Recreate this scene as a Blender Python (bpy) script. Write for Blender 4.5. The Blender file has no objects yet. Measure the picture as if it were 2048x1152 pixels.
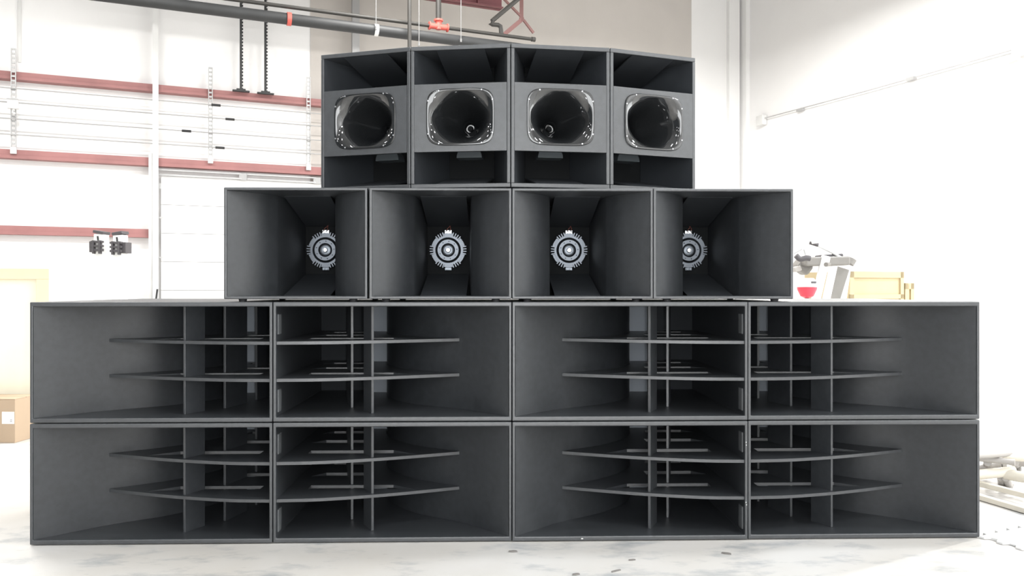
import bpy, bmesh, math, random
from mathutils import Vector, Matrix
from mathutils.geometry import tessellate_polygon
random.seed(7)
S = bpy.context.scene
COL = S.collection
PI = math.pi

# ------------------------------------------------------------ camera
F = 1607.0                      # focal length in pixels of the 2048 px frame
YAW = math.radians(1.45)
CAM = Vector((-0.0974, -3.85, 1.218))
cd = bpy.data.cameras.new('camera'); cam = bpy.data.objects.new('camera', cd)
COL.objects.link(cam); S.camera = cam
cd.sensor_width = 36.0; cd.lens = 36.0*F/2048.0; cd.clip_end = 200
cam.location = CAM; cam.rotation_euler = (PI/2, 0, -YAW)
FWD = Vector((math.sin(YAW), math.cos(YAW), 0)); RGT = Vector((math.cos(YAW), -math.sin(YAW), 0))

# ------------------------------------------------------------ colour management
S.view_settings.view_transform = 'Standard'
S.view_settings.look = 'None'
S.view_settings.gamma = 1.0
S.view_settings.use_curve_mapping = False
S.view_settings.exposure = 0.0
S.cycles.max_bounces = 7; S.cycles.diffuse_bounces = 4; S.cycles.glossy_bounces = 4

# ------------------------------------------------------------ world
wd = bpy.data.worlds.new('world'); S.world = wd; wd.use_nodes = True
wd.node_tree.nodes['Background'].inputs[0].default_value = (0.9, 0.95, 1, 1)
wd.node_tree.nodes['Background'].inputs[1].default_value = 0.15

# ------------------------------------------------------------ room frame (a along the back wall, b out of it)
AZ = math.radians(68.45)
U = Vector((math.sin(AZ), math.cos(AZ), 0)); W = Vector((U.y, -U.x, 0))
KC = CAM + RGT*6.43 + FWD*22.4; KC.z = 0
ROT = math.atan2(U.y, U.x)
def RP(a, b, z): return KC + U*a + W*b + Vector((0, 0, z))
def ray(px, py): return FWD + RGT*((px-1024)/F) + Vector((0, 0, (576-py)/F))
def on_b(px, py, b):            # the point of the plane b = const seen at a pixel
    d = ray(px, py); s = (b - (CAM-KC).dot(W))/d.dot(W); return CAM + d*s
def on_a(px, py, a):
    d = ray(px, py); s = (a - (CAM-KC).dot(U))/d.dot(U); return CAM + d*s
def on_z(px, py, z):
    d = ray(px, py); s = (z - CAM.z)/d.z; return CAM + d*s
def at(px, py, Z): return CAM + ray(px, py)*Z
def room(p): r = p-KC; return (r.dot(U), r.dot(W), p.z)

# ------------------------------------------------------------ lamps
def area(name, loc, sx, sy, power, rot=(0, 0, 0), color=(1, 1, 1)):
    l = bpy.data.lights.new(name, 'AREA'); l.shape = 'RECTANGLE'; l.size = sx; l.size_y = sy
    l.energy = power; l.color = color
    o = bpy.data.objects.new(name, l); COL.objects.link(o); o.location = loc; o.rotation_euler = rot
    return o
LB, LF = 330, 150
for a in (-29, -23, -17, -11, -4.5):
    for b in (5.5, 9.5):
        area('ceiling_lamp', RP(a, b, 7.6), 1.3, 0.5, LB*(1.9 if a > -5 else 1), (0, 0, ROT), (1, .985, .955))
    for b in (14.6, 19.5, 24):
        area('ceiling_lamp', RP(a, b, 7.6), 1.3, 0.13, LF*(.55 if a < -16 else 1.3 if a < -9 else 4.4), (0, 0, ROT), (.97, .99, 1))
# soft unseen lamp on the right side of the hall, in front of the stack
area('unseen_fill', RP(-1.5, 19, 2.6), 7, 4.6, 350, (PI/2, 0, ROT+PI/2), (.95, .99, 1))
# added unseen lamp behind the camera, gives the front rails their sheen
area('unseen_fill', (-.3, -10.5, 3.0), 7, 5, 620, (PI/2, 0, 0), (.96, .985, 1))

# the flash of the camera phone, just right of its lens
fl_ = bpy.data.lights.new('phone_flash', 'POINT'); fl_.energy = 110; fl_.shadow_soft_size = .006
fo_ = bpy.data.objects.new('phone_flash', fl_); COL.objects.link(fo_); fo_.location = CAM + RGT*.09 + Vector((0, 0, .01)) - FWD*.03

# ============================================================ materials
def mat(name, col, rough=.5, metal=0, bump=0, scale=60, var=0, spec=.5, coat=0, col2=None, detail=4, ior=1.5):
    m = bpy.data.materials.new(name); m.use_nodes = True
    nt = m.node_tree; b = nt.nodes['Principled BSDF']
    b.inputs['Base Color'].default_value = (*col, 1); b.inputs['Roughness'].default_value = rough
    b.inputs['Metallic'].default_value = metal; b.inputs['Specular IOR Level'].default_value = spec
    b.inputs['Coat Weight'].default_value = coat; b.inputs['IOR'].default_value = ior
    if bump or var or col2:
        tc = nt.nodes.new('ShaderNodeTexCoord'); n = nt.nodes.new('ShaderNodeTexNoise')
        n.inputs['Scale'].default_value = scale; n.inputs['Detail'].default_value = detail
        nt.links.new(tc.outputs['Object'], n.inputs['Vector'])
        if bump:
            bp = nt.nodes.new('ShaderNodeBump'); bp.inputs['Strength'].default_value = bump
            bp.inputs['Distance'].default_value = .004
            nt.links.new(n.outputs['Fac'], bp.inputs['Height']); nt.links.new(bp.outputs['Normal'], b.inputs['Normal'])
        if var or col2:
            n2 = nt.nodes.new('ShaderNodeTexNoise'); n2.inputs['Scale'].default_value = scale*.08 if not col2 else scale
            n2.inputs['Detail'].default_value = 6
            nt.links.new(tc.outputs['Object'], n2.inputs['Vector'])
            r = nt.nodes.new('ShaderNodeValToRGB'); r.color_ramp.elements[0].position = .35; r.color_ramp.elements[1].position = .65
            c2 = col2 or tuple(c*(1+var) for c in col)
            c1 = col if col2 else tuple(c*(1-var) for c in col)
            r.color_ramp.elements[0].color = (*c1, 1); r.color_ramp.elements[1].color = (*c2, 1)
            nt.links.new(n2.outputs['Fac'], r.inputs['Fac']); nt.links.new(r.outputs['Color'], b.inputs['Base Color'])
    return m
M = {}
M['paint'] = mat('charcoal_textured_paint', (.031, .034, .038), .38, bump=.2, scale=420, var=.12, spec=.85, ior=1.52)
M['throat'] = mat('lighter_grey_board', (.30, .33, .37), .55, var=.06)  # lighter and bluer than the cabinet paint
M['strip'] = mat('worn_grey_edge', (.09, .095, .10), .5, var=.1)
M['gloss'] = mat('black_gloss_plastic', (.012, .013, .014), .06, spec=.9, coat=.5, var=.1)
M['bell'] = mat('grey_fibreglass', (.10, .115, .125), .3, var=.1)
M['black'] = mat('matt_black', (.009, .0098, .0105), .8, spec=.12)
M['inner'] = mat('shaded_inside_paint', (.021, .024, .028), .7, spec=.3, var=.1)  # darker copy of the cabinet paint; shade inside the boxes put into colour
M['horn_shaded'] = mat('shaded_charcoal_paint', (.024, .0265, .0295), .40, bump=.15, scale=420, var=.12, spec=.62)  # cabinet paint darkened to carry the shade on the horn walls
M['alu'] = mat('cast_grey_metal', (.105, .115, .13), .38, metal=.85, var=.08)
M['alud'] = mat('dark_grey_metal', (.13, .145, .165), .35, metal=.7)
M['chrome'] = mat('polished_metal', (.85, .87, .9), .2, metal=1)
M['rod'] = mat('dull_steel_rod', (.17, .17, .17), .6)
M['rubber'] = mat('black_rubber', (.02, .02, .022), .7)
M['bolt'] = mat('zinc_bolt', (.55, .56, .58), .3, metal=1)
M['wire'] = mat('reddish_wire', (.25, .08, .06), .5)
M['wall'] = mat('white_wall', (.78, .775, .77), .8, var=.015, scale=8)
M['dwall'] = mat('dark_blue_grey_wall', (.10, .11, .12), .8, var=.04, scale=6)  # unseen left wall, darkened so the horn flares reflect less light
M['beige'] = mat('shaded_wall_beige', (.50, .47, .44), .85, var=.03, scale=10)
M['ceil'] = mat('ceiling_liner', (.34, .34, .34), .9, var=.02, scale=6)
M['red'] = mat('red_oxide_steel', (.30, .135, .13), .6, var=.12, scale=20)
M['redt'] = mat('faded_red_steel', (.15, .07, .065), .6, var=.12, scale=20)
M['redd'] = mat('dark_red_oxide_steel', (.12, .035, .04), .6, var=.12, scale=20)
M['galv'] = mat('galvanised_steel', (.40, .40, .40), .45, metal=.3, var=.06, scale=30)
M['lgalv'] = mat('light_grey_steel', (.62, .62, .61), .5, var=.05, scale=30)
M['pipe'] = mat('dark_grey_pipe', (.024, .025, .026), .6, var=.15, scale=25)
M['pipeb'] = mat('black_iron_pipe', (.028, .026, .023), .6, var=.15, scale=25)
M['valve'] = mat('red_valve_paint', (.52, .09, .07), .45, var=.05)
M['white'] = mat('white_enamel', (.8, .8, .79), .4, var=.02)
M['card'] = mat('brown_cardboard', (.44, .33, .23), .8, var=.06, scale=20)
M['label'] = mat('paper_label', (.85, .84, .82), .7, var=.01)
M['ink'] = mat('printed_ink', (.12, .12, .13), .7)
M['wood'] = mat('pale_plywood', (.84, .79, .64), .65, var=.08, scale=12)
M['wood2'] = mat('tan_plywood', (.78, .68, .46), .65, var=.1, scale=12)
M['wood3'] = mat('golden_plywood', (.46, .37, .22), .65, var=.1, scale=12)
M['mat'] = mat('white_foam_mat', (.66, .66, .655), .8, var=.02, bump=.1, scale=200)
M['grey'] = mat('warm_grey_plastic', (.20, .19, .175), .5, var=.06)
M['dgrey'] = mat('dark_grey_plastic', (.07, .065, .07), .5, var=.1)
M['scrap'] = mat('grey_scrap', (.16, .15, .14), .7, var=.1)
M['redp'] = mat('red_plastic', (.62, .05, .08), .35, var=.04)
M['frame'] = mat('taupe_painted_tube', (.36, .34, .32), .45, var=.1, scale=30)
M['cream'] = mat('cream_painted_tube', (.62, .58, .5), .5, var=.06, scale=30)
# concrete: base tone, bluish worn stains and thin scuffs, all in place on the slab
def concrete():
    m = bpy.data.materials.new('worn_concrete'); m.use_nodes = True
    nt = m.node_tree; b = nt.nodes['Principled BSDF']; b.inputs['Roughness'].default_value = .55
    tc = nt.nodes.new('ShaderNodeTexCoord')
    def noise(sc, det, stretch=None, rough=.55):
        n = nt.nodes.new('ShaderNodeTexNoise'); n.inputs['Scale'].default_value = sc; n.inputs['Detail'].default_value = det
        n.inputs['Roughness'].default_value = rough
        if stretch:
            mp = nt.nodes.new('ShaderNodeMapping'); mp.inputs['Scale'].default_value = stretch
            nt.links.new(tc.outputs['Object'], mp.inputs['Vector']); nt.links.new(mp.outputs['Vector'], n.inputs['Vector'])
        else: nt.links.new(tc.outputs['Object'], n.inputs['Vector'])
        return n
    def ramp(n, p0, c0, p1, c1):
        r = nt.nodes.new('ShaderNodeValToRGB'); e = r.color_ramp.elements
        e[0].position = p0; e[0].color = (*c0, 1); e[1].position = p1; e[1].color = (*c1, 1)
        nt.links.new(n.outputs['Fac'], r.inputs['Fac']); return r
    def mul(x, y):
        mx = nt.nodes.new('ShaderNodeMix'); mx.data_type = 'RGBA'; mx.blend_type = 'MULTIPLY'; mx.inputs[0].default_value = 1
        nt.links.new(x, mx.inputs[6]); nt.links.new(y, mx.inputs[7]); return mx.outputs[2]
    base = ramp(noise(1.1, 5), .35, (.50, .475, .44), .7, (.56, .55, .535))
    st = ramp(noise(2.6, 7, (1, 2.2, 1), .65), .52, (1, 1, 1), .68, (.62, .66, .71))
    sc = ramp(noise(16, 4, (.35, 2.2, 1), .6), .69, (1, 1, 1), .75, (.5, .5, .52))
    o = mul(mul(base.outputs[0], st.outputs[0]), sc.outputs[0])
    nt.links.new(o, b.inputs['Base Color'])
    return m
M['concrete'] = concrete()

# ============================================================ mesh helpers
def cat(pts, n=8):              # Catmull-Rom through points
    P = [Vector(p) for p in pts]; P = [2*P[0]-P[1]] + P + [2*P[-1]-P[-2]]; out = []
    for i in range(1, len(P)-2):
        for k in range(n):
            t = k/n; a, b, c, d = P[i-1:i+3]
            out.append(.5*((2*b)+(c-a)*t+(2*a-5*b+4*c-d)*t*t+(3*b-a-3*c+d)*t**3))
    out.append(P[-2]); return out
class MB:
    def __init__(s): s.bm = bmesh.new()
    def faces(s, vs, fs):
        v = [s.bm.verts.new(p) for p in vs]
        for f in fs:
            try: s.bm.faces.new([v[i] for i in f])
            except ValueError: pass
        return s
    def box(s, lo, hi, mtx=None):
        (x0, y0, z0), (x1, y1, z1) = lo, hi
        vs = [Vector(p) for p in ((x0,y0,z0),(x1,y0,z0),(x1,y1,z0),(x0,y1,z0),(x0,y0,z1),(x1,y0,z1),(x1,y1,z1),(x0,y1,z1))]
        if mtx: vs = [mtx @ v for v in vs]
        return s.faces(vs, [(3,2,1,0),(4,5,6,7),(0,1,5,4),(1,2,6,5),(2,3,7,6),(3,0,4,7)])
    def prism(s, poly, z0, z1, holes=(), axis='z', mtx=None):
        loops = [list(poly)] + [list(h) for h in holes]
        flat = [p for l in loops for p in l]; n = len(flat)
        tris = tessellate_polygon([[Vector((p[0], p[1], 0)) for p in l] for l in loops])
        conv = {'z': lambda p, h: Vector((p[0], p[1], h)), 'y': lambda p, h: Vector((p[0], h, p[1])), 'x': lambda p, h: Vector((h, p[0], p[1]))}[axis]
        vs = [conv(p, z0) for p in flat] + [conv(p, z1) for p in flat]
        if mtx: vs = [mtx @ v for v in vs]
        fs = [tuple(t) for t in tris] + [tuple(i+n for i in reversed(t)) for t in tris]
        k = 0
        for l in loops:
            L = len(l)
            for i in range(L):
                j = (i+1) % L; fs.append((k+i, k+j, k+j+n, k+i+n))
            k += L
        return s.faces(vs, fs)
    def bar(s, p, q, w, h, up=Vector((0, 0, 1))):   # rectangular bar from p to q
        p, q = Vector(p), Vector(q); d = (q-p).normalized(); x = d.cross(up)
        if x.length < 1e-4: x = d.cross(Vector((0, 1, 0)))
        x.normalize(); y = x.cross(d)
        vs = [b + x*(i*w/2) + y*(j*h/2) for b in (p, q) for i, j in ((-1,-1),(1,-1),(1,1),(-1,1))]
        return s.faces(vs, [(0,1,2,3),(7,6,5,4),(0,4,5,1),(1,5,6,2),(2,6,7,3),(3,7,4,0)])
    def tube(s, pts, r, n=12):
        pts = [Vector(p) for p in pts]; rings = []
        for i, p in enumerate(pts):
            d = ((pts[min(i+1, len(pts)-1)]-p).normalized() + (p-pts[max(i-1, 0)]).normalized()).normalized()
            if i == 0: d = (pts[1]-p).normalized()
            if i == len(pts)-1: d = (p-pts[i-1]).normalized()
            a = d.cross(Vector((0, 0, 1)))
            if a.length < .05: a = d.cross(Vector((0, 1, 0)))
            a.normalize(); b = a.cross(d)
            rings.append([p + (a*math.cos(2*PI*k/n) + b*math.sin(2*PI*k/n))*r for k in range(n)])
        return s.loft(rings, True)
    def loft(s, rings, cap=True):
        n = len(rings[0]); vs = [v for r in rings for v in r]; fs = []
        for i in range(len(rings)-1):
            for k in range(n):
                j = (k+1) % n; fs.append((i*n+k, i*n+j, (i+1)*n+j, (i+1)*n+k))
        if cap: fs += [tuple(range(n)), tuple(reversed(range((len(rings)-1)*n, len(rings)*n)))]
        return s.faces(vs, fs)
    def lathe(s, prof, c=(0, 0, 0), n=40, axis='y', closed=True):   # prof: (radius, position along the axis)
        c = Vector(c); rings = []
        for r, h in prof:
            ring = []
            for k in range(n):
                a = 2*PI*k/n
                if axis == 'y': ring.append(c + Vector((r*math.cos(a), h, r*math.sin(a))))
                else: ring.append(c + Vector((r*math.cos(a), r*math.sin(a), h)))
            rings.append(ring)
        return s.loft(rings, closed)
    def build(s, name, m, parent=None, bevel=0, smooth=False, seg=2, label=None):
        bmesh.ops.recalc_face_normals(s.bm, faces=s.bm.faces)
        me = bpy.data.meshes.new(name); s.bm.to_mesh(me); s.bm.free()
        me.materials.append(m)
        if smooth:
            for p in me.polygons: p.use_smooth = True
            me.set_sharp_from_angle(angle=math.radians(35))
        o = bpy.data.objects.new(name, me); COL.objects.link(o)
        if parent: o.parent = parent
        if bevel:
            b = o.modifiers.new('bevel', 'BEVEL'); b.width = bevel; b.segments = seg; b.limit_method = 'ANGLE'
        if label: o['label'] = label
        return o
def tag(o, label, category, group=None):
    o['label'] = label; o['category'] = category
    if group: o['group'] = group
    return o
def thing(name, label, category, loc=(0, 0, 0), rz=0, group=None):
    o = bpy.data.objects.new(name, None); COL.objects.link(o); o.empty_display_size = .1
    o.location = loc; o.rotation_euler = (0, 0, rz)
    return tag(o, label, category, group)
def structure(o): o['kind'] = 'structure'; return o
def copy_tree(o, parent=None):
    c = o.copy(); COL.objects.link(c); c.parent = parent
    for ch in list(o.children): copy_tree(ch, c)
    return c
def rbox(lo, hi, name, m):      # a box given in room coordinates
    b = MB(); (a0, b0, z0), (a1, b1, z1) = lo, hi
    vs = [RP(a, bb, z) for z in (z0, z1) for a, bb in ((a0, b0), (a1, b0), (a1, b1), (a0, b1))]
    b.faces(vs, [(3,2,1,0),(4,5,6,7),(0,1,5,4),(1,2,6,5),(2,3,7,6),(3,0,4,7)])
    return b.build(name, m)

# ============================================================ the hall
HZ = 9.7
structure(rbox((-33, -1, -.2), (1, 27, 0), 'floor', M['concrete']))
structure(rbox((-33, -1, HZ), (1, 27, HZ+.2), 'ceiling', M['ceil']))
structure(rbox((-32.5, -.2, 0), (.2, 0, HZ), 'wall_back', M['wall']))
structure(rbox((0, 0, 0), (.2, 26.2, HZ), 'wall_right', M['wall']))
structure(rbox((-32.5, 0, 0), (-32.3, 26.2, HZ), 'wall_left', M['dwall']))
structure(rbox((-32.3, 26, 0), (0, 26.2, HZ), 'wall_front', M['wall']))
# thin beige sheet: shade on the middle of the back wall put into colour
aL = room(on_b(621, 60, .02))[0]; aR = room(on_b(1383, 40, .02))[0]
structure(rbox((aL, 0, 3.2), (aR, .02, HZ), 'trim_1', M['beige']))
# red girts on the back wall: a channel with two lips
def girt(name, px0, px1, py0, h, proud=.2):
    p0, p1 = on_b(px0, py0, proud), None
    a0 = room(p0)[0]; a1 = room(on_b(px1, 300, proud))[0]; z = p0.z
    b = MB()
    for (b0, b1, z0, z1) in ((proud-.012, proud, z-h/2, z+h/2), (0, proud-.012, z+h/2-.012, z+h/2), (0, proud-.012, z-h/2, z-h/2+.012), (proud, proud+.018, z-h*.5, z-h*.12)):
        vs = [RP(a, bb, zz) for zz in (z0, z1) for a, bb in ((a0, b0), (a1, b0), (a1, b1), (a0, b1))]
        b.faces(vs, [(3,2,1,0),(4,5,6,7),(0,1,5,4),(1,2,6,5),(2,3,7,6),(3,0,4,7)])
    return structure(b.build(name, M['red']))
girt('trim_2', -60, 1300, 143, .15)
girt('trim_3', -60, 1300, 303, .17)
girt('trim_4', -60, 299, 458, .17)
# grey wall columns
def column(name, px, w, z0, z1, b0, b1, m):
    a = room(on_b(px, 300, b1))[0]
    return structure(rbox((a-w/2, b0, z0), (a+w/2, b1, z1), name, m))
column('trim_5', 311, .11, 0, HZ, .22, .34, M['lgalv'])
column('trim_6', 301, .07, 0, 3.95, .20, .30, M['lgalv'])
column('trim_7', 712, .16, 3.0, HZ, .22, .34, M['galv'])
column('trim_8', 39, .05, 5.6, HZ, .02, .03, M['lgalv'])
# corner pilaster and downpipe in the far corner
structure(rbox((-.55, .0, 0), (-.2, .12, HZ), 'trim_9', M['wall']))
structure(rbox((-.12, .0, 0), (0, .30, HZ), 'trim_10', M['wall']))
# sectional door right of the column, its head track and side brackets
d0 = room(on_b(322, 360, .12))[0]; d1 = d0+6.6
dz = on_b(330, 352, .12).z
dr = MB()
for k in range(6):
    z0 = k*dz/6
    vs = [RP(a, bb, z) for z in (z0+.004, z0+dz/6-.004) for a, bb in ((d0, .03), (d1, .03), (d1, .09), (d0, .09))]
    dr.faces(vs, [(3,2,1,0),(4,5,6,7),(0,1,5,4),(1,2,6,5),(2,3,7,6),(3,0,4,7)])
door = structure(dr.build('door_1', M['wall']))
hd = MB()
for zz, t in ((dz+.02, .03), (dz+.12, .025)):
    hd.bar(RP(d0-.1, .13, zz), RP(d1, .13, zz), .05, t)
for k in range(5): hd.bar(RP(d0+1.6+k*1.55, .15, dz-.01), RP(d0+1.6+k*1.55, .15, dz+.13), .16, .03)
hd.build('head_track', M['galv'], door, label='grey steel track above the door')
br = MB()
for py in (372, 435, 515):
    p = on_b(316, py, .2); q = on_b(326 if py > 380 else 322, py, .2)
    br.bar(p, q, .02, .03 if py > 380 else .11)
br.build('bracket', M['galv'], door)

# ============================================================ bass horn cabinets
BW, BH, BD = 1.137, .572, 1.22
FLARE = cat([(1.123, .004), (.885, .235), (.63, .425), (.47, .66), (.425, .92)], 10)
def bass_proto(m, label):
    X = lambda o: m*(o-.57)
    root = thing('bass_horn_cabinet', label, 'speaker cabinet', group='bass horn cabinets in the two lower rows')
    ST, RT = .014, .022
    x0, x1 = -BW/2, BW/2
    b = MB()
    def ring(xa, xb, za, zb, y): return [Vector((xa, y, za)), Vector((xb, y, za)), Vector((xb, y, zb)), Vector((xa, y, zb))]
    b.loft([ring(x0+ST, x1-ST, RT, BH-RT, BD-.018), ring(x0+ST, x1-ST, RT, BH-RT, 0), ring(x0, x1, 0, BH, 0), ring(x0, x1, 0, BH, BD)], True)
    b.build('cabinet_shell', M['paint'], root, bevel=.0045, seg=3)
    # curved horn wall
    fl = [(p[0], p[1]) for p in FLARE]
    back = [(p[0]+.010, p[1]+.012) for p in reversed(fl)]
    back[-1] = (1.1225, .02)
    MB().prism([(X(x), y) for x, y in fl+back], RT+.0005, BH-RT-.0005).build('horn_wall', M['horn_shaded'], root, smooth=True)
    MB().box((min(X(.31), X(.425)), .92, RT), (max(X(.31), X(.425)), .935, BH-RT)).build('throat_panel', M['throat'], root, label='lighter grey panel deep in the horn throat')
    MB().box((min(X(.016), X(.425)), 1.02, RT), (max(X(.016), X(.425)), 1.035, BH-RT)).build('rear_panel', M['inner'], root)
    # two horizontal vanes with slots
    front = cat([(.0142, .012), (.20, .026), (.40, .070), (.57, .122), (.74, .184), (.878, .238)], 6)
    wall = [p for p in FLARE if p[1] > .25]
    outer = [(p[0], p[1]) for p in front] + [(p[0]-.002, p[1]) for p in wall] + [(.423, .918), (.19, .918), (.19, 1.0), (.0142, 1.0)]
    holes = [[(.12, .21), (.50, .205), (.66, .185), (.54, .28), (.12, .28)],
             [(.075, .485), (.40, .485), (.40, .56), (.14, .56)],
             [(.075, .765), (.36, .765), (.34, .835), (.13, .835)]]
    for zc in (.197, .375):
        MB().prism([(X(x), y) for x, y in outer], zc-.0075, zc+.0075, [[(X(x), y) for x, y in h] for h in holes]).build('horn_vane', M['paint'], root, bevel=.0015, seg=1)
    # upright brace boards following the horn
    for (p, q) in (((.458, .11), (.402, .225)), ((.325, .30), (.272, .49)), ((.252, .60), (.222, .74))):
        p, q = Vector(p), Vector(q); d = (q-p).normalized(); n = Vector((-d.y, d.x))*.0065
        MB().prism([(X(v.x), v.y) for v in (p-n, p+n, q+n, q-n)], RT, BH-RT).build('brace_board', M['paint'], root, bevel=.0012, seg=1)
    for za, zb in ((.415, .512), (.042, .150)):
        xs = sorted((X(.0145), X(.0205)))
        MB().box((xs[0], .030, za), (xs[1], .085, zb)).build('side_batten', M['strip'], root, bevel=.0015, seg=1, label='worn lighter batten on the straight side wall')
    return root
POS = {-1.71: (-1, 'far left'), -.57: (1, 'inner left'), .57: (-1, 'inner right'), 1.71: (1, 'far right')}
NOTE = {('b', 'far left'): 'bottom row bass horn cabinet at the far left end, standing on the concrete floor',
        ('b', 'inner left'): 'bottom row bass horn cabinet just left of the centre seam, on the concrete floor',
        ('b', 'inner right'): 'bottom row bass horn cabinet just right of the centre seam, on the concrete floor',
        ('b', 'far right'): 'bottom row bass horn cabinet at the far right end, beside the white floor mats',
        ('u', 'far left'): 'second row bass horn cabinet at the far left end, its top left half bare',
        ('u', 'inner left'): 'second row bass horn cabinet left of the centre seam, under the mid horns',
        ('u', 'inner right'): 'second row bass horn cabinet right of the centre seam, under the mid horns',
        ('u', 'far right'): 'second row bass horn cabinet at the far right end, its top right half bare'}
protos = {}
for row, z in (('b', .004), ('u', .5795)):
    for x, (m, nm) in POS.items():
        if m not in protos: o = protos[m] = bass_proto(m, '')
        else: o = copy_tree(protos[m])
        o['label'] = NOTE[(row, nm)]
        if (row, nm) == ('b', 'inner right'):
            for dx, dz_ in ((BW/2-.008, .470), (BW/2-.007, .456), (BW/2-.009, .180), (BW/2-.006, .168), (-BW/2+.335, .011)):
                w_ = .006 if dx < 0 else .0022
                MB().prism([(dx-w_, dz_-.002), (dx+w_*.6, dz_-.003), (dx+w_, dz_+.001), (dx-w_*.3, dz_+.003)], -.0012, .001, axis='y').build('paint_chip', M['lgalv'], o, label='small white chip in the black paint')
        o.location = (x, (.0, .003, -.002, .002)[list(POS).index(x)] + (.001 if row == 'u' else 0), z)

# ============================================================ mid horn cabinets
MW, MH, MD = .680, .532, .86
def sector(b, r0, r1, a0, a1, y0, y1, n=6):
    pts = [(r0*math.cos(a0+(a1-a0)*k/n), r0*math.sin(a0+(a1-a0)*k/n)) for k in range(n+1)]
    pts += [(r1*math.cos(a1-(a1-a0)*k/n), r1*math.sin(a1-(a1-a0)*k/n)) for k in range(n+1)]
    b.prism(pts, y0, y1, axis='y')
def shift(o, v):
    for q in o.data.vertices: q.co += Vector(v)
    return o
def mid_proto():
    root = thing('mid_horn_cabinet', '', 'speaker cabinet', group='mid horn cabinets in the third row')
    ST = .014; x0, x1 = -MW/2, MW/2
    def ring(xa, xb, za, zb, y): return [Vector((xa, y, za)), Vector((xb, y, za)), Vector((xb, y, zb)), Vector((xa, y, zb))]
    MB().loft([ring(x0+ST, x1-ST, ST, MH-ST, MD-.018), ring(x0+ST, x1-ST, ST, MH-ST, 0), ring(x0, x1, 0, MH, 0), ring(x0, x1, 0, MH, MD)], True).build('cabinet_shell', M['paint'], root, bevel=.0045, seg=3)
    prof = cat([(.3255, .006), (.25, .075), (.19, .145), (.142, .235)], 6)
    for s in (-1, 1):
        fr = [(p[0], p[1]) for p in prof] + [(.118, .72)]
        bk = [(.135, .72), (.155, .25)] + [(p[0]+.010, p[1]+.012) for p in reversed(prof[1:-1])] + [(.3255, .02)]
        MB().prism([(s*x, y) for x, y in fr+bk], ST+.0005, MH-ST-.0005).build('horn_side_wall', M['horn_shaded'], root, smooth=True)
    zc = MH/2
    for s in (-1, 1):
        a = [(.24, s*(zc-ST-.002)), (.72, s*.134), (.72, s*.150), (.24, s*(zc-ST))]
        MB().prism([(y, zc+z) for y, z in a], -.1165, .1165, axis='x').build('horn_ramp', M['inner'], root)
    MB().box((-.12, .722, ST), (.12, .738, MH-ST)).build('driver_plate', M['black'], root)
    # the driver, magnet side out
    c = (0, .70, zc)
    b = MB()
    b.lathe([(.0665, .02), (.0665, -.012), (.072, -.018), (.084, -.018), (.084, .02)], n=60, closed=False)
    for k in range(6):
        g = math.radians(60*k); sector(b, .0835, .0965, g+math.radians(30-15), g+math.radians(30+15), -.014, .012)
        for d in (-12.5, -4.2, 4.2, 12.5):
            a = g+math.radians(d); R = Matrix.Rotation(-a, 4, 'Y')
            b.box((.0830, -.022, -.0030), (.1035, .010, .0030), R)
    drv = shift(b.build('driver', M['alu'], root, label='round finned metal driver magnet facing forward'), c)
    shift(MB().lathe([(.0001, .02), (.0664, .02), (.0664, -.004), (.0001, -.004)], n=48).build('magnet_recess', M['black'], drv), c)
    b = MB(); b.lathe([(.036, -.004), (.036, -.020), (.039, -.023), (.059, -.023), (.062, -.020), (.062, -.004)], n=60, closed=False)
    shift(b.build('magnet_ring', M['alu'], drv, smooth=True), c)
    b = MB()
    for k in range(9):
        a = math.radians(40*k+5); b.lathe([(.0001, -.0225), (.0028, -.0225), (.0028, -.0245), (.0001, -.0245)], (.0495*math.cos(a), 0, .0495*math.sin(a)), n=10)
    shift(b.build('bolt', M['black'], drv), c)
    b = MB(); b.lathe([(.0345, -.004), (.0345, -.012), (.030, -.019), (.022, -.022), (.014, -.021), (.0001, -.021)], n=40)
    shift(b.build('centre_boss', M['alud'], drv, smooth=True), c)
    b = MB(); b.lathe([(.0145, -.021), (.0145, -.028), (.011, -.032), (.004, -.033), (.0035, -.0315), (.0001, -.0315)], n=30)
    shift(b.build('centre_cap', M['chrome'], drv, smooth=True), c)
    b = MB()
    for s in (-1, 1): b.lathe([(.0001, -.006), (.0075, -.006), (.0075, -.018), (.0001, -.020)], (s*.0095, 0, .104), n=16)
    b.box((-.018, -.006, .096), (.018, .012, .112))
    shift(b.build('terminal', M['chrome'], drv, smooth=True), c)
    b = MB(); b.box((-.018, -.006, -.112), (.018, .012, -.098))
    for s in (-1, 1): b.lathe([(.0001, -.006), (.006, -.006), (.006, -.014), (.0001, -.014)], (s*.009, 0, -.106), n=14)
    shift(b.build('terminal', M['alud'], drv), c)
    b = MB(); b.tube(cat([(-.009, -.016, .108), (-.002, -.02, .122), (.006, -.01, .130), (.010, .015, .150)], 5), .0014, 8)
    b.tube(cat([(.010, -.016, .108), (.014, -.02, .120), (.012, -.01, .130), (.012, .015, .150)], 5), .0014, 8)
    shift(b.build('wire', M['wire'], drv), c)
    for fx in (-.265, .265):
        for fy in (.05, .78):
            MB().lathe([(.0001, -.0135), (.017, -.0135), (.020, .0), (.0001, .0)], (fx, fy, 0), 20, 'z').build('rubber_foot', M['rubber'], root)
    return root
mp = mid_proto()
ML = ['third row mid horn cabinet at the left end, its round driver half hidden at right',
      'third row mid horn cabinet left of the centre seam, driver with a lit magnet',
      'third row mid horn cabinet right of the centre seam, driver with a lit magnet',
      'third row mid horn cabinet at the right end, its round driver half hidden at left']
MZ = .5795+BH+.0138
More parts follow.
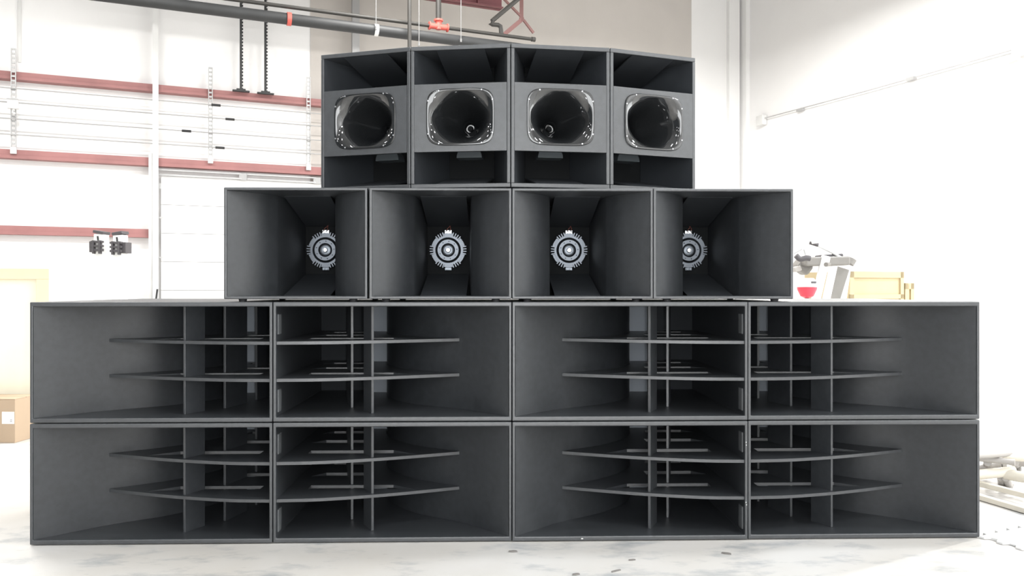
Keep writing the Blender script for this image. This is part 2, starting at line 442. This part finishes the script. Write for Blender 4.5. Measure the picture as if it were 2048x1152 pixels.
for i, (x, dy) in enumerate(((-1.031, .004), (-.3425, .0), (.3405, .002), (1.0215, 0))):
    o = mp if i == 0 else copy_tree(mp)
    o['label'] = ML[i]; o.location = (x, dy, MZ)

# ============================================================ top cabinets
TW, TH, TD = .489, .692, .55
TB = TW-2*TD*math.tan(math.radians(4.6))
def superring(w, h, n, y, N=64):
    out = []
    for k in range(N):
        a = 2*PI*(k+.5)/N; c, s_ = math.cos(a), math.sin(a)
        rr = (abs(c)**n+abs(s_)**n)**(-1/n)
        out.append(Vector((w/2*rr*c, y, h/2*rr*s_)))
    return out
def top_proto():
    root = thing('top_horn_cabinet', '', 'speaker cabinet', group='top row horn cabinets set in an arc')
    Zs = (.021, .177, .506, .671); st = .017
    plan = [(-TW/2, 0), (TW/2, 0), (TB/2, TD), (-TB/2, TD)]
    k = (TW-TB)/2/TD
    b = MB()
    b.prism(plan, 0, Zs[0]); b.prism(plan, Zs[3], TH)
    b.prism([(-TB/2, TD-.018), (TB/2, TD-.018), (TB/2, TD), (-TB/2, TD)], Zs[0], Zs[3])
    for s in (-1, 1):
        b.prism([(s*TW/2, 0), (s*(TW/2-st), 0), (s*(TB/2-st), TD-.018), (s*(TB/2+k*.018), TD-.018)], Zs[0], Zs[3])
    b.build('cabinet_shell', M['paint'], root, bevel=.003, seg=2)
    # middle panel with the rounded square opening
    N = 64; zc = (Zs[1]+Zs[2])/2; hw, hh = .166, .138
    ri = [(p.x, p.z) for p in superring(hw*2-.012, hh*2-.012, 5.0, 0, N)]
    w2, h2 = TW/2-st-.0005, (Zs[2]-Zs[1])/2
    mb = MB()
    mb.prism([(-w2, zc-h2), (w2, zc-h2), (w2, zc+h2), (-w2, zc+h2)], 0.0, .018, [[(x, z+zc) for x, z in ri]], 'y')
    mb.build('front_panel', M['paint'], root)
    # interior: converging sides, sloping floor and rear baffle behind the slots
    for s in (-1, 1):
        MB().prism([(s*(w2-.001), .004), (s*(w2-.001), .02), (s*.128, .34), (s*.120, .34)], Zs[0], Zs[3]).build('inner_side_wall', M['inner'], root)
    arc = [(.066*math.cos(PI*k/14), .187+.066*math.sin(PI*k/14)) for k in range(15)]
    MB().prism(arc, .255, .335, axis='y').build('driver_block', M['bell'], root, smooth=True, label='pale grey rounded driver block seen in the lower slot')
    MB().box((-.119, .34, Zs[0]), (.119, .352, Zs[3])).build('inner_baffle', M['black'], root)
    MB().prism([(.006, Zs[0]+.0005), (.33, .09), (.33, .08), (.03, Zs[0]+.0005)], -.118, .118, axis='x').build('slot_ramp', M['inner'], root)
    MB().prism([(.006, Zs[3]-.0005), (.33, .60), (.33, .61), (.03, Zs[3]-.0005)], -.118, .118, axis='x').build('slot_ramp', M['inner'], root)
    # the glossy horn
    zh = zc+.002
    prof = [(.326, .268, 5.0, .004), (.332, .274, 5.0, .001), (.334, .276, 5.0, -.004), (.330, .272, 5.0, -.007), (.322, .264, 4.8, -.0078), (.312, .257, 4.0, -.0065), (.301, .251, 3.0, -.003),
            (.290, .245, 2.4, .003), (.276, .236, 2.15, .012), (.256, .221, 2.0, .028), (.230, .200, 2.0, .052), (.204, .178, 2.0, .082), (.176, .155, 2, .118), (.146, .131, 2, .156), (.112, .103, 2, .195), (.078, .074, 2, .230), (.050, .050, 2, .262), (.042, .042, 2, .30)]
    rings = [[v+Vector((0, 0, zh)) for v in superring(w, h, n, y, 72)] for w, h, n, y in prof]
    outer = [[v+Vector((0, 0, zh)) for v in superring(w+.010, h+.010, n, y+.004, 72)] for w, h, n, y in reversed(prof[7:])]
    mb = MB(); mb.loft(rings, False)
    mb.faces([v for v in rings[-1]], [tuple(range(72))])
    hrn = mb.build('horn_flare', M['gloss'], root, smooth=True, label='shiny black plastic horn')
    mb = MB(); mb.loft(outer, False); mb.build('horn_bell', M['bell'], hrn, smooth=True)
    for a, bb in ((-.105, .128), (.105, .128), (-.105, -.128), (.105, -.128), (-.158, .08), (.158, .08), (-.158, -.08), (.158, -.08)):
        m2 = MB(); m2.lathe([(.0001, -.0105), (.0035, -.010), (.0045, -.0065), (.0001, -.0065)], (a, 0, zh+bb), 12)
        m2.build('bolt', M['bolt'], hrn)
    mb = MB(); mb.lathe([(.0001, .285), (.012, .285), (.016, .298), (.0001, .298)], (0, 0, zh), 16); mb.build('phase_plug', M['black'], hrn)
    return root
tp = top_proto()
TL = ['top row cabinet at the left end of the arc, angled away to the left',
      'top row cabinet left of the arc centre, with the white glint low in its horn',
      'top row cabinet right of the arc centre, facing nearly straight ahead',
      'top row cabinet at the right end of the arc, angled away to the right']
TZ = MZ+MH+.006
apex = Vector((-.006, .012))
A2, A1, A3, A4 = [math.radians(v) for v in (8.2, 18.0, 7.1, 19.6)]
g = .0035
def place_top(o, corner, ang, side, lab):   # corner: front corner nearest the centre
    d = Vector((side*math.cos(ang), math.sin(ang)))
    c = corner + d*(TW/2+g/2)
    o.location = (c.x, c.y, TZ); o.rotation_euler = (0, 0, side*ang)
    o['label'] = lab
    return corner + d*(TW+g)
o2 = tp; e2 = place_top(o2, apex, A2, -1, TL[1])
e1 = place_top(copy_tree(tp), e2, A1, -1, TL[0])
e3 = place_top(copy_tree(tp), apex, A3, 1, TL[2])
e4 = place_top(copy_tree(tp), e3, A4, 1, TL[3])

# ============================================================ things on the back wall
def strut(px, y0, y1, label):
    bb = .26
    p0, p1 = on_b(px, y1, bb), on_b(px, y0, bb)
    a, _, z0 = room(p0); z1 = p1.z
    root = thing('strut_channel', label, 'metal strut', RP(a, bb, z0), ROT, 'slotted strut channels on the back wall')
    h = z1-z0; b = MB()
    for s in (-1, 1): b.box((s*.036-.008, -.02, 0), (s*.036+.008, .02, h))
    n = int(h/.085)
    for k in range(n+1): b.box((-.028, -.006, k*h/n*.985), (.028, .012, k*h/n*.985+.034))
    b.build('channel', M['galv'], root)
    MB().box((-.05, -.03, -.09), (.05, .03, .03)).build('end_bracket', M['lgalv'], root)
    return root
strut(27, 97, 298, 'slotted white strut channel nearest the left edge, carrying a small box')
strut(421, 135, 318, 'slotted white strut channel between the grey column and the two dark chains')
strut(617, 154, 332, 'slotted white strut channel closest to the loudspeaker stack')
# small box on the first strut
p = on_b(26, 208, .40)
t = thing('junction_box', 'small white electrical box on the strut channel near the left edge', 'electrical box', p, ROT)
MB().box((-.09, -.05, -.09), (.09, .05, .09)).build('box_body', M['white'], t, bevel=.008)
MB().box((-.095, -.062, .07), (.095, -.05, .095)).build('cover_lip', M['galv'], t)
MB().tube([(0, 0, -.09), (0, 0, -.16), (.03, 0, -.19)], .03).build('cable_gland', M['lgalv'], t, smooth=True)
# four conduits
for i, (y0, y1, lab) in enumerate(((179, 224, 'uppermost thin grey conduit running below the upper red girt'), (204, 252, 'second thin grey conduit down from the upper red girt'), (236, 281, 'third thin grey conduit down from the upper red girt'), (268, 308, 'lowest thin grey conduit, just above the lower red girt'))):
    za = on_b(0, y0, .31); zb = on_b(645, y1, .31)
    z = (za.z+zb.z)/2
    a0 = room(on_b(-50, 200, .31))[0]; a1 = room(on_b(1250, 200, .31))[0]
    t = thing('conduit', lab, 'conduit', RP(a0, .31, z), ROT, 'conduits on the back wall')
    L = a1-a0
    MB().tube([(0, 0, 0), (L*.5, 0, 0), (L, 0, 0)], .012, 8).build('pipe', M['galv'], t, smooth=True)
    ca = room(on_b((432, 460, 373, 440)[i], 230, .31))[0]-a0
    MB().tube([(ca-.09, 0, 0), (ca+.09, 0, 0)], .026, 10).build('coupling', M['pipe'], t, smooth=True)
# dark toothed door chains
for px, yb, lab in ((482, 181, 'left one of the two dark toothed rails above the upper girt'), (531, 186, 'right one of the two dark toothed rails above the upper girt')):
    p = on_b(px, yb, .3); h = HZ-p.z-.02
    t = thing('toothed_rail', lab, 'rail', p, ROT, 'dark toothed rails on the back wall')
    b = MB(); b.box((-.025, -.02, 0), (.02, .02, h))
    for k in range(int(h/.07)): b.box((.02, -.015, .02+k*.07), (.042, .015, .055+k*.07))
    b.build('rail', M['pipe'], t)
    b = MB(); b.box((-.17, -.05, -.03), (.17, .03, 0)); b.box((-.09, -.05, 0), (.09, .03, .03)); b.build('foot_plate', M['pipe'], t)

# ============================================================ overhead pipes and steel (a few metres in front of the back wall)
PB = 4.2
def rl(p, root): return p-Vector(root.location)
def bthing(name, lab, catg, px, py, b=PB, group=None): return thing(name, lab, catg, on_b(px, py, b), 0, group)
p0 = on_b(240, 0, PB); p1 = on_b(1062, 84, PB)
# both pipes are level: one height each, fitted at the ends
zt = (on_b(300, 10, PB).z + on_b(900, 73, PB).z)/2
am = room(on_b(1058, 80, PB))[0]
t = thing('sprinkler_main', 'thick dark grey pipe running overhead along the top of the photo', 'pipe', RP(-31, PB, zt), ROT)
Lm = am+31
MB().tube([(0, 0, 0), (Lm*.5, 0, 0), (Lm, 0, 0)], .095, 18).build('pipe', M['pipe'], t, smooth=True)
for px, mm, r in ((578, 'valve', .112), (752, 'lgalv', .105)):
    a = room(on_b(px, 40, PB))[0]+31
    MB().tube([(a-.035, 0, 0), (a+.035, 0, 0)], r, 18).build('pipe_clamp', M[mm], t, smooth=True, label='red clamp' if mm == 'valve' else 'pale steel clamp')
zt2 = (on_b(440, 1, PB).z + on_b(900, 54, PB).z)/2
t2 = thing('branch_pipe', 'thin dark pipe with a red tee and riser, just above the thick overhead pipe', 'pipe', RP(-31, PB, zt2+.01), ROT)
L2 = room(on_b(1068, 80, PB))[0]+31
MB().tube([(0, 0, 0), (L2*.5, 0, 0), (L2, 0, 0)], .033, 12).build('pipe', M['pipeb'], t2, smooth=True)
MB().tube([(L2-.05, 0, 0), (L2+.02, 0, 0)], .045, 12).build('pipe_cap', M['pipeb'], t2, smooth=True)
# riser and red tee fitting, parts of the branch pipe
ar = room(on_b(877, 52, PB))[0]+31
MB().tube([(ar, 0, .10), (ar, 0, HZ-zt2-.03)], .05, 14).build('riser_pipe', M['pipeb'], t2, smooth=True)
b = MB(); b.tube([(ar, 0, -.05), (ar, 0, .13)], .055, 14); b.tube([(ar-.17, 0, 0), (ar+.17, 0, 0)], .052, 14)
b.tube([(ar-.18, 0, 0), (ar-.16, 0, 0)], .075, 14); b.tube([(ar+.16, 0, 0), (ar+.18, 0, 0)], .075, 14); b.tube([(ar, 0, .10), (ar, 0, .13)], .085, 14)
b.build('tee_fitting', M['valve'], t2, smooth=True, label='red tee fitting')
# plain vertical drop pipe in front
pd = on_b(819, 96, PB+.25)
t = thing('drop_pipe', 'thin dark vertical pipe dropping behind the top left cabinets', 'pipe', (pd.x, pd.y, 0), ROT)
MB().tube([(0, 0, 0), (0, 0, 5), (0, 0, HZ)], .035, 12).build('pipe', M['pipeb'], t, smooth=True)
MB().tube([(.0, .03, 0.02), (.0, .03, HZ)], .014, 8).build('cable', M['lgalv'], t)
# hanger rods
for px, y1, lab in ((752, 60, 'thin hanger rod at the pale clamp of the overhead pipe'), (838, 92, 'thin hanger rod right beside the dark vertical pipe'), (922, 84, 'thin hanger rod right of the red tee fitting')):
    p = on_b(px, y1, PB+.13)
    t = thing('hanger_rod', lab, 'hanger rod', p, ROT, 'hanger rods of the overhead pipe')
    MB().tube([(0, 0, 0), (0, 0, HZ-p.z)], .008, 8).build('rod', M['rod'], t)
    MB().tube([(0, 0, 0), (0, 0, .06)], .018, 8).build('nut', M['rod'], t)
# dark red rafter beam
BB = 2.6
pa, pb_ = on_b(800, -6, BB), on_b(1003, 19, BB)
b = MB(); ra, rb = room(pa), room(pb_)
zb = pb_.z; t = thing('rafter_beam', 'dark red steel roof beam cut by the top edge of the photo', 'beam', RP(ra[0]-6, BB, zb), ROT)
L = rb[0]-ra[0]+6
b.box((0, -.01, 0), (L, .01, .5)); b.box((0, -.11, 0), (L, .11, .02)); b.box((0, -.11, .5), (L, .11, .52)); b.build('beam', M['redd'], t)
b = MB()
for k in range(6): b.box((.8+k*L/6, -.10, .02), (.82+k*L/6, .10, .5))
b.build('stiffener', M['redd'], t)
# open web truss end
TBB = 3.4
root_p = on_b(1043, 38, TBB)
t = thing('truss_end', 'rust red steel truss struts meeting at a joint above the stack', 'truss', root_p, 0)
P_ = lambda px, py: on_b(px, py, TBB)-root_p
MB().bar(P_(1043, -70), P_(1043, 40), .075, .05).build('strut', M['redt'], t)
MB().bar(P_(1044, 39), P_(1008, 69), .08, .05, Vector(W)).build('strut', M['redt'], t)
MB().bar(P_(990, -20), P_(1043, 34), .04, .04, Vector(W)).build('strut', M['redt'], t)
MB().bar(P_(1047, 40), P_(1067, 66), .045, .04, Vector(W)).build('strut', M['redt'], t)
MB().lathe([(.0001, -.03), (.05, -.03), (.05, .03), (.0001, .03)], (0, 0, 0), 16).build('gusset', M['redt'], t)
rp = on_b(1003, 68, 3.8)
t = thing('offset_pipe', 'black cranked pipe with two elbows beside the truss struts', 'pipe', rp, 0)
Q = lambda px, py: on_b(px, py, 3.8)-rp
MB().tube([Q(1060, -20), Q(1034, 0), Q(984, 42), Q(981, 47), Q(985, 49), Q(996, 50), Q(1001, 53), Q(1002, 60), Q(1003, 72)], .042, 12).build('pipe', M['pipeb'], t, smooth=True)

# ============================================================ conduit on the right wall
a_ = -.08
p = on_a(1523, 241, a_)
t = thing('wall_conduit', 'thin grey conduit climbing from a small box on the right wall', 'conduit', p, 0)
zc_ = p.z
q = on_a(2042, 95, a_)
qv = q-p
MB().tube([(0, 0, 0.04), qv*.5, qv], .014, 8).build('pipe', M['galv'], t, smooth=True)
ca, cb = math.cos(ROT), math.sin(ROT)
bx = MB(); bx.box((-.08, -.13, -.13), (.07, .13, .13), Matrix.Rotation(ROT, 4, 'Z')); bx.build('junction_box', M['lgalv'], t, bevel=.01)
for f_ in (.20, .66):
    bx = MB(); c_ = qv*f_; bx.box((-.03, -.10, -.035), (.06, .10, .03), Matrix.Translation(c_) @ Matrix.Rotation(ROT, 4, 'Z')); bx.build('clamp', M['galv'], t)
p = on_a(2040, 100, a_-.05)
t = thing('wall_fixture', 'small pale wall fixture at the right edge of the photo', 'fixture', p, ROT)
MB().box((-.08, -.12, -.10), (.08, .12, .06)).build('housing', M['white'], t, bevel=.02)
MB().box((-.05, .16, -.13), (.05, .36, -.09)).build('arm', M['white'], t)

# ============================================================ left: crate panel, carton, two lifting masts
# plywood crate (panel framed with battens) standing on the floor
zc = 0.0
pl = on_z(98, 868, 0); pl0 = on_z(-330, 868+12, 0)
dirv = (pl-pl0).normalized(); rz = math.atan2(dirv.y, dirv.x); Lp = (pl-pl0).length
Zd = (pl-CAM).dot(FWD); hp = 1.218+(576-537)*Zd/F
t = thing('plywood_screen', 'pale battened plywood screen standing behind the carton at the left edge', 'plywood screen', pl, rz)
MB().box((-Lp, .03, 0), (0, .10, hp-.01)).build('panel_board', M['wood'], t, bevel=.004)
b = MB()
b.box((-Lp, 0, hp-.09), (0, .03, hp)); b.box((-Lp, 0, 0), (0, .03, .10)); b.box((-.10, 0, .10), (0, .03, hp-.09)); b.box((-1.3, 0, .10), (-1.2, .03, hp-.09))
b.build('batten', M['wood2'], t, bevel=.003)
# cardboard carton
pc = on_z(30, 886, 0)
t = thing('cardboard_carton', 'brown cardboard box with a white label on the floor at left', 'box', pc, math.radians(-4))
zc = .34
MB().box((-.5, 0, 0), (0, .27, zc)).build('carton', M['card'], t, bevel=.004)
MB().box((-.5, .0, zc), (-.0, .131, zc+.006)).build('flap', M['card'], t)
MB().box((-.5, .139, zc), (-.0, .27, zc+.006)).build('flap', M['card'], t)
lb = MB().box((-.105, -.002, .15), (-.006, 0, .245)).build('label', M['label'], t, label='white paper label')
b = MB()
for k in range(3): b.box((-.040+k*.001, -.0028, .165+k*.008), (-.022, -.002, .168+k*.008))
b.build('print', M['ink'], lb)
# pair of lifting masts
for px, yt, lab, s in ((203, 463, 'left white lifting mast with black clamp behind the stack', -1), (241, 465, 'right white lifting mast with black clamp behind the stack', 1)):
    Z = 9.6; p = at(px, 576, Z); h = 1.218+(576-yt)*Z/F
    t = thing('lifting_mast', lab, 'mast', (p.x, p.y, 0), math.radians(-9), 'white lifting masts behind the stack')
    w = .062
    MB().box((-w, -w, .08), (w, w, h-.03)).build('mast_tube', M['white'], t, bevel=.012)
    b = MB(); b.box((-.10, -.10, 0), (.10, .10, .08)); b.build('base', M['lgalv'], t, bevel=.01)
    b = MB(); b.box((-w-.004, -w-.01, -.0), (w+.004, w+.01, .035), Matrix.Translation((0, 0, h-.03)) @ Matrix.Rotation(-.16*s, 4, 'Y')); b.build('top_cap', M['dgrey'], t, bevel=.004)
    b = MB(); zc = h-.24
    b.box((-.075, -.10, zc), (.075, -.06, zc+.03)); b.box((-.075, -.10, zc+.05), (.075, -.06, zc+.075)); b.box((-.075, -.10, zc+.10), (.075, -.06, zc+.125))
    b.box((s*.078-.034, -.07, zc-.01), (s*.078+.034, .05, zc+.12)); b.box((-.05, -.11, zc-.03), (-.03, -.06, zc+.13)); b.box((.03, -.11, zc-.03), (.05, -.06, zc+.13))
    b.build('clamp', M['dgrey'], t, bevel=.004, label='black clamp collar')
    MB().tube([(0, -w-.012, h-.06), (0, -w, h-.11)], .010, 8).build('latch_pin', M['pipe'], t)
    MB().box((-w*.9, -w-.008, .5), (w*.5, -w, 1.1)).build('scale_strip', M['lgalv'], t)
# small leaning bar and bracket at the grey column foot
p = on_b(299, 603, 1.0)
t = thing('leaning_bar', 'short dark bar leaning near the foot of the grey column', 'bar', (p.x, p.y, 0), ROT)
MB().bar((0, 0, 0), (.14, 0, p.z+.24), .035, .035).build('bar', M['pipe'], t)

# ============================================================ right: exercise machine, red canister, crates
Z = 8.2
def RO(px, py, dz=0): return at(px, py, Z+dz)
o = at(1650, 576, Z); o.z = 0
t = thing('exercise_machine', 'white and grey exercise machine with slanting uprights behind the right cabinets', 'exercise machine', o, 0)
A = lambda px, py, dz=0: RO(px, py, dz)-o
for (x0, y0, x1, y1, dz, w) in ((1652, 512, 1608, 700, -.1, .085), (1668, 527, 1630, 700, .25, .075), (1696, 530, 1672, 700, .5, .06)):
    p, q = A(x0, y0, dz), A(x1, y1, dz)
    q = p+(q-p)*(p.z/(p.z-q.z)); MB().bar(p, q, w, .05, Vector((0, 1, 0))).build('upright', M['white'], t, bevel=.01)
b = MB(); b.tube(cat([A(1652, 529, -.15), A(1680, 526, .1), A(1700, 524, .2), A(1706, 522, .3)], 5), .022, 12); b.build('handrail', M['grey'], t, smooth=True)
MB().tube([A(1699, 528, .2), A(1705, 518, .2)], .045, 12).build('hand_grip', M['grey'], t, smooth=True)
b = MB(); b.bar(A(1604, 524, 0), A(1692, 522, 0), .22, .09, Vector((0, 0, 1))); b.build('console_base', M['grey'], t, bevel=.015)
b = MB(); b.bar(A(1636, 517, .1), A(1680, 514, .1), .20, .07); b.build('console_tray', M['dgrey'], t, bevel=.015)
b = MB(); b.bar(A(1618, 465, 0), A(1624, 488, 0), .30, .02, Vector((1, 0, .3))); b.build('console_screen', M['white'], t, bevel=.006)
MB().tube([A(1620, 485, 0), A(1636, 490, 0)], .02, 10).build('screen_arm', M['dgrey'], t)
MB().tube(cat([A(1636, 491, 0), A(1655, 500, 0), A(1670, 508, 0), A(1684, 517, 0)], 4), .014, 10).build('support_arm', M['lgalv'], t)
b = MB(); b.bar(A(1683, 535, .3), A(1650, 640, .3), .17, .04, Vector((0, 1, 0))); b.build('running_deck', M['grey'], t, bevel=.01)
b = MB(); b.tube(cat([A(1592, 511, -.2), A(1600, 518, -.2), A(1612, 516, -.2), A(1620, 517, -.2)], 5), .028, 12); b.build('seat_roll', M['dgrey'], t, smooth=True)
b = MB(); b.tube([A(1588, 507, -.1), A(1604, 498, -.1)], .006, 8); b.tube([A(1608, 499, -.1), A(1613, 516, -.1)], .008, 8); b.build('cable', M['galv'], t)
b = MB(); b.bar(A(1592, 525, .1), A(1616, 543, .1), .2, .12); b.build('flywheel_cover', M['grey'], t, bevel=.03)
b = MB(); b.bar(A(1586, 540, .0), A(1600, 536, .0), .1, .05); b.build('side_shield', M['frame'], t, bevel=.01)
# red canister
Z2 = 7.6
c = at(1614, 576, Z2); c.z = 0
t = thing('red_canister', 'red and white rounded canister beside the exercise machine', 'canister', c, .3)
zb = 1.218-(590-576)*Z2/F
MB().lathe([(.0001, .62), (.02, .62), (.02, .0), (.0001, .0)][::-1], (0, 0, 0), 12, 'z').build('pole', M['lgalv'], t)
MB().lathe([(.16, 0), (.17, .02), (.05, .05), (.02, .09)], (0, 0, 0), 28, 'z').build('foot', M['dgrey'], t, smooth=True)
zz = 1.218+(576-588)*Z2/F
MB().tube([(0, 0, .55), (0, 0, zz-.01)], .02, 10).build('stem', M['grey'], t)
MB().lathe([(.02, zz-.04), (.06, zz-.02), (.088, zz+.04), (.092, zz+.065), (.0001, zz+.066)], (0, 0, 0), 32, 'z').build('bowl', M['redp'], t, smooth=True)
MB().lathe([(.090, zz+.0665), (.085, zz+.12), (.06, zz+.15), (.0001, zz+.151)], (0, 0, 0), 32, 'z').build('lid', M['white'], t, smooth=True)
MB().box((-.02, -.095, zz+.10), (.03, -.07, zz+.12)).build('latch', M['dgrey'], t)
# plywood crates
p = at(1700, 576, 9.0); q = at(1808, 576, 9.3)
d = (q-p); rz = math.atan2(d.y, d.x); hc = 1.218+(576-543)*9.1/F
for (x0, x1, h, lab) in ((0, d.length, hc, 'tall tan plywood crate standing behind the far right cabinet'), (d.length+.02, d.length+.16, hc-.13, 'lower plywood offcut box right of the tall tan crate')):
    t = thing('plywood_box', lab, 'crate', (p.x, p.y, 0), rz, None)
    w = x1-x0
    MB().box((x0, .02, 0), (x1, .72, h)).build('box_side', M['wood3'], t, bevel=.004)
    b = MB(); b.box((x0, 0, h-.07), (x1, .02, h)); b.box((x0, 0, h*.78), (x1, .02, h*.78+.05)); b.box((x0, 0, 0), (x0+.06, .02, h)); b.box((x1-.05, 0, 0), (x1, .02, h)); b.build('batten', M['wood3'], t)

# ============================================================ right floor: metal frame parts and foam mats
fp = on_z(2010, 960, 0)
t = thing('folded_trolley_frame', 'folded cream and grey tube frame lying on the floor at right', 'metal frame', fp, 0)
G = lambda px, py, z: on_z(px, py, z)-fp
def bars(name, lst, m, w=.035, h=.03, **k):
    for (x0, y0, z0, x1, y1, z1) in lst: MB().bar(G(x0, y0, z0), G(x1, y1, z1), w, h).build(name, m, t, bevel=.004, **k)
bars('side_rail', [(1930, 960, .06, 2090, 1000, .06), (1930, 985, .02, 2090, 1032, .02)], M['cream'], .035, .03)
for (x0, y0, z0, x1, y1, z1, r, m) in ((1930, 912, .24, 2019, 906, .24, .022, 'frame'), (1935, 914, .20, 2030, 925, .20, .018, 'frame'), (2005, 912, .22, 2090, 917, .22, .026, 'cream'),
        (1935, 940, .12, 2000, 929, .16, .020, 'frame'), (1930, 952, .10, 2030, 942, .14, .030, 'cream'), (2010, 948, .12, 2090, 962, .12, .032, 'cream'), (2020, 922, .17, 2090, 930, .17, .026, 'frame')):
    MB().tube([G(x0, y0, z0), G(x1, y1, z1)], r, 12).build('frame_tube', M[m], t, smooth=True)
for (x, y, z, x1, y1, z1) in ((2002, 954, .10, 2004, 968, .0), (2012, 956, .10, 2018, 971, .0), (1975, 925, .18, 1972, 950, .04), (2030, 925, .17, 2040, 950, .03)):
    MB().tube([G(x, y, z), G(x1, y1, z1)], .022, 12).build('leg', M['frame'], t, smooth=True)
b = MB(); pts = []
cw = G(2020, 935, .13)
for k in range(25):
    a = 2*PI*k/24; pts.append(cw+Vector((.055*math.cos(a), 0, .055*math.sin(a))))
b.tube(pts, .014, 8); b.build('wheel', M['grey'], t, smooth=True)
MB().tube([G(1996, 930, .15), G(2004, 930, .15)], .05, 14).build('hinge_knob', M['frame'], t, smooth=True)
b = MB(); c0 = G(1962, 965, .0); b.bar(c0, G(1992, 962, .0), .25, .02); 
b.build('deck_plate', M['frame'], t)

# interlocking mats, seams traced on the floor
s0 = on_z(1943, 1076, 0); s1 = on_z(2048, 1107, 0); ang = math.atan2((s1-s0).y, (s1-s0).x)
T = 1.0
def mat_poly(w, n, teeth):      # square tile with dovetail teeth on chosen sides
    pts = []; d = .014
    corners = [(0, 0), (w, 0), (w, w), (0, w)]
    for e in range(4):
        a, c = Vector(corners[e]), Vector(corners[(e+1) % 4]); u = (c-a).normalized(); nn = Vector((u.y, -u.x))
        if e not in teeth: pts.append(tuple(a)); continue
        step = w/n
        for k in range(n):
            off = d if k % 2 == 0 else -d
            p1, p2 = a+u*(k*step+.006), a+u*((k+1)*step-.006)
            pts += [tuple(p1+nn*off), tuple(p2+nn*off)]
    return pts
s2 = on_z(1962, 1066, 0); s3 = on_z(2048, 1040, 0)
# corner where the two seams meet, just behind the stack's right end
def inter(a, b, c, d):
    r, s_ = b-a, d-c; den = r.x*s_.y-r.y*s_.x; tt = ((c-a).x*s_.y-(c-a).y*s_.x)/den; return a+r*tt
cx = inter(s0, s1, s2, s3)
labs = ['white foam floor mat nearest the camera at the right edge', 'white foam floor mat behind the nearest one, beside the trolley frame']
mA = mat_poly(1.2, 16, (0,))
t = MB().prism(mat_poly(1.0, 22, (0, 3)), 0, .012).build('foam_mat', M['mat'], bevel=.003, seg=1)
t.location = (cx.x+.05, cx.y-.005, .0005); t.rotation_euler = (0, 0, ang); tag(t, labs[0], 'floor mat', 'interlocking foam mats')
v = Vector((math.cos(ang), math.sin(ang))); nrm = Vector((-v.y, v.x))
t = MB().prism(mat_poly(1.0, 22, (1,)), 0, .012).build('foam_mat', M['mat'], bevel=.003, seg=1)
t.location = (cx.x+.05+nrm.x*1.03, cx.y+nrm.y*1.03, .0005); t.rotation_euler = (0, 0, ang); tag(t, labs[1], 'floor mat', 'interlocking foam mats')

# ============================================================ litter on the slab
for i, (px, py, sx, sy, rot_, lab) in enumerate(((1453, 1108, .030, .010, -.5, 'dark chip of wood on the floor below the inner right cabinet'),
        (1232, 1143, .034, .006, .5, 'twisted dark scrap on the floor at the bottom edge'),
        (1026, 1104, .028, .010, .0, 'flat dark washer-like scrap under the centre seam'),
        (1264, 1121, .022, .006, .1, 'tiny dark scrap right of centre on the floor'),
        (1152, 1150, .022, .010, .2, 'dark speck at the bottom edge near the centre'))):
    p = on_z(px, py, .0)
    b = MB(); sx *= .75; sy *= .8; b.prism([(-sx, -sy*.6), (-sx*.2, -sy), (sx, -sy*.4), (sx*.8, sy*.7), (0, sy), (-sx*.9, sy*.5)], .0005, .006)
    o = b.build('floor_scrap', M['scrap'], bevel=.001); o.location = (p.x, p.y, 0); o.rotation_euler = (0, 0, rot_); tag(o, lab, 'debris', 'small scraps on the floor')
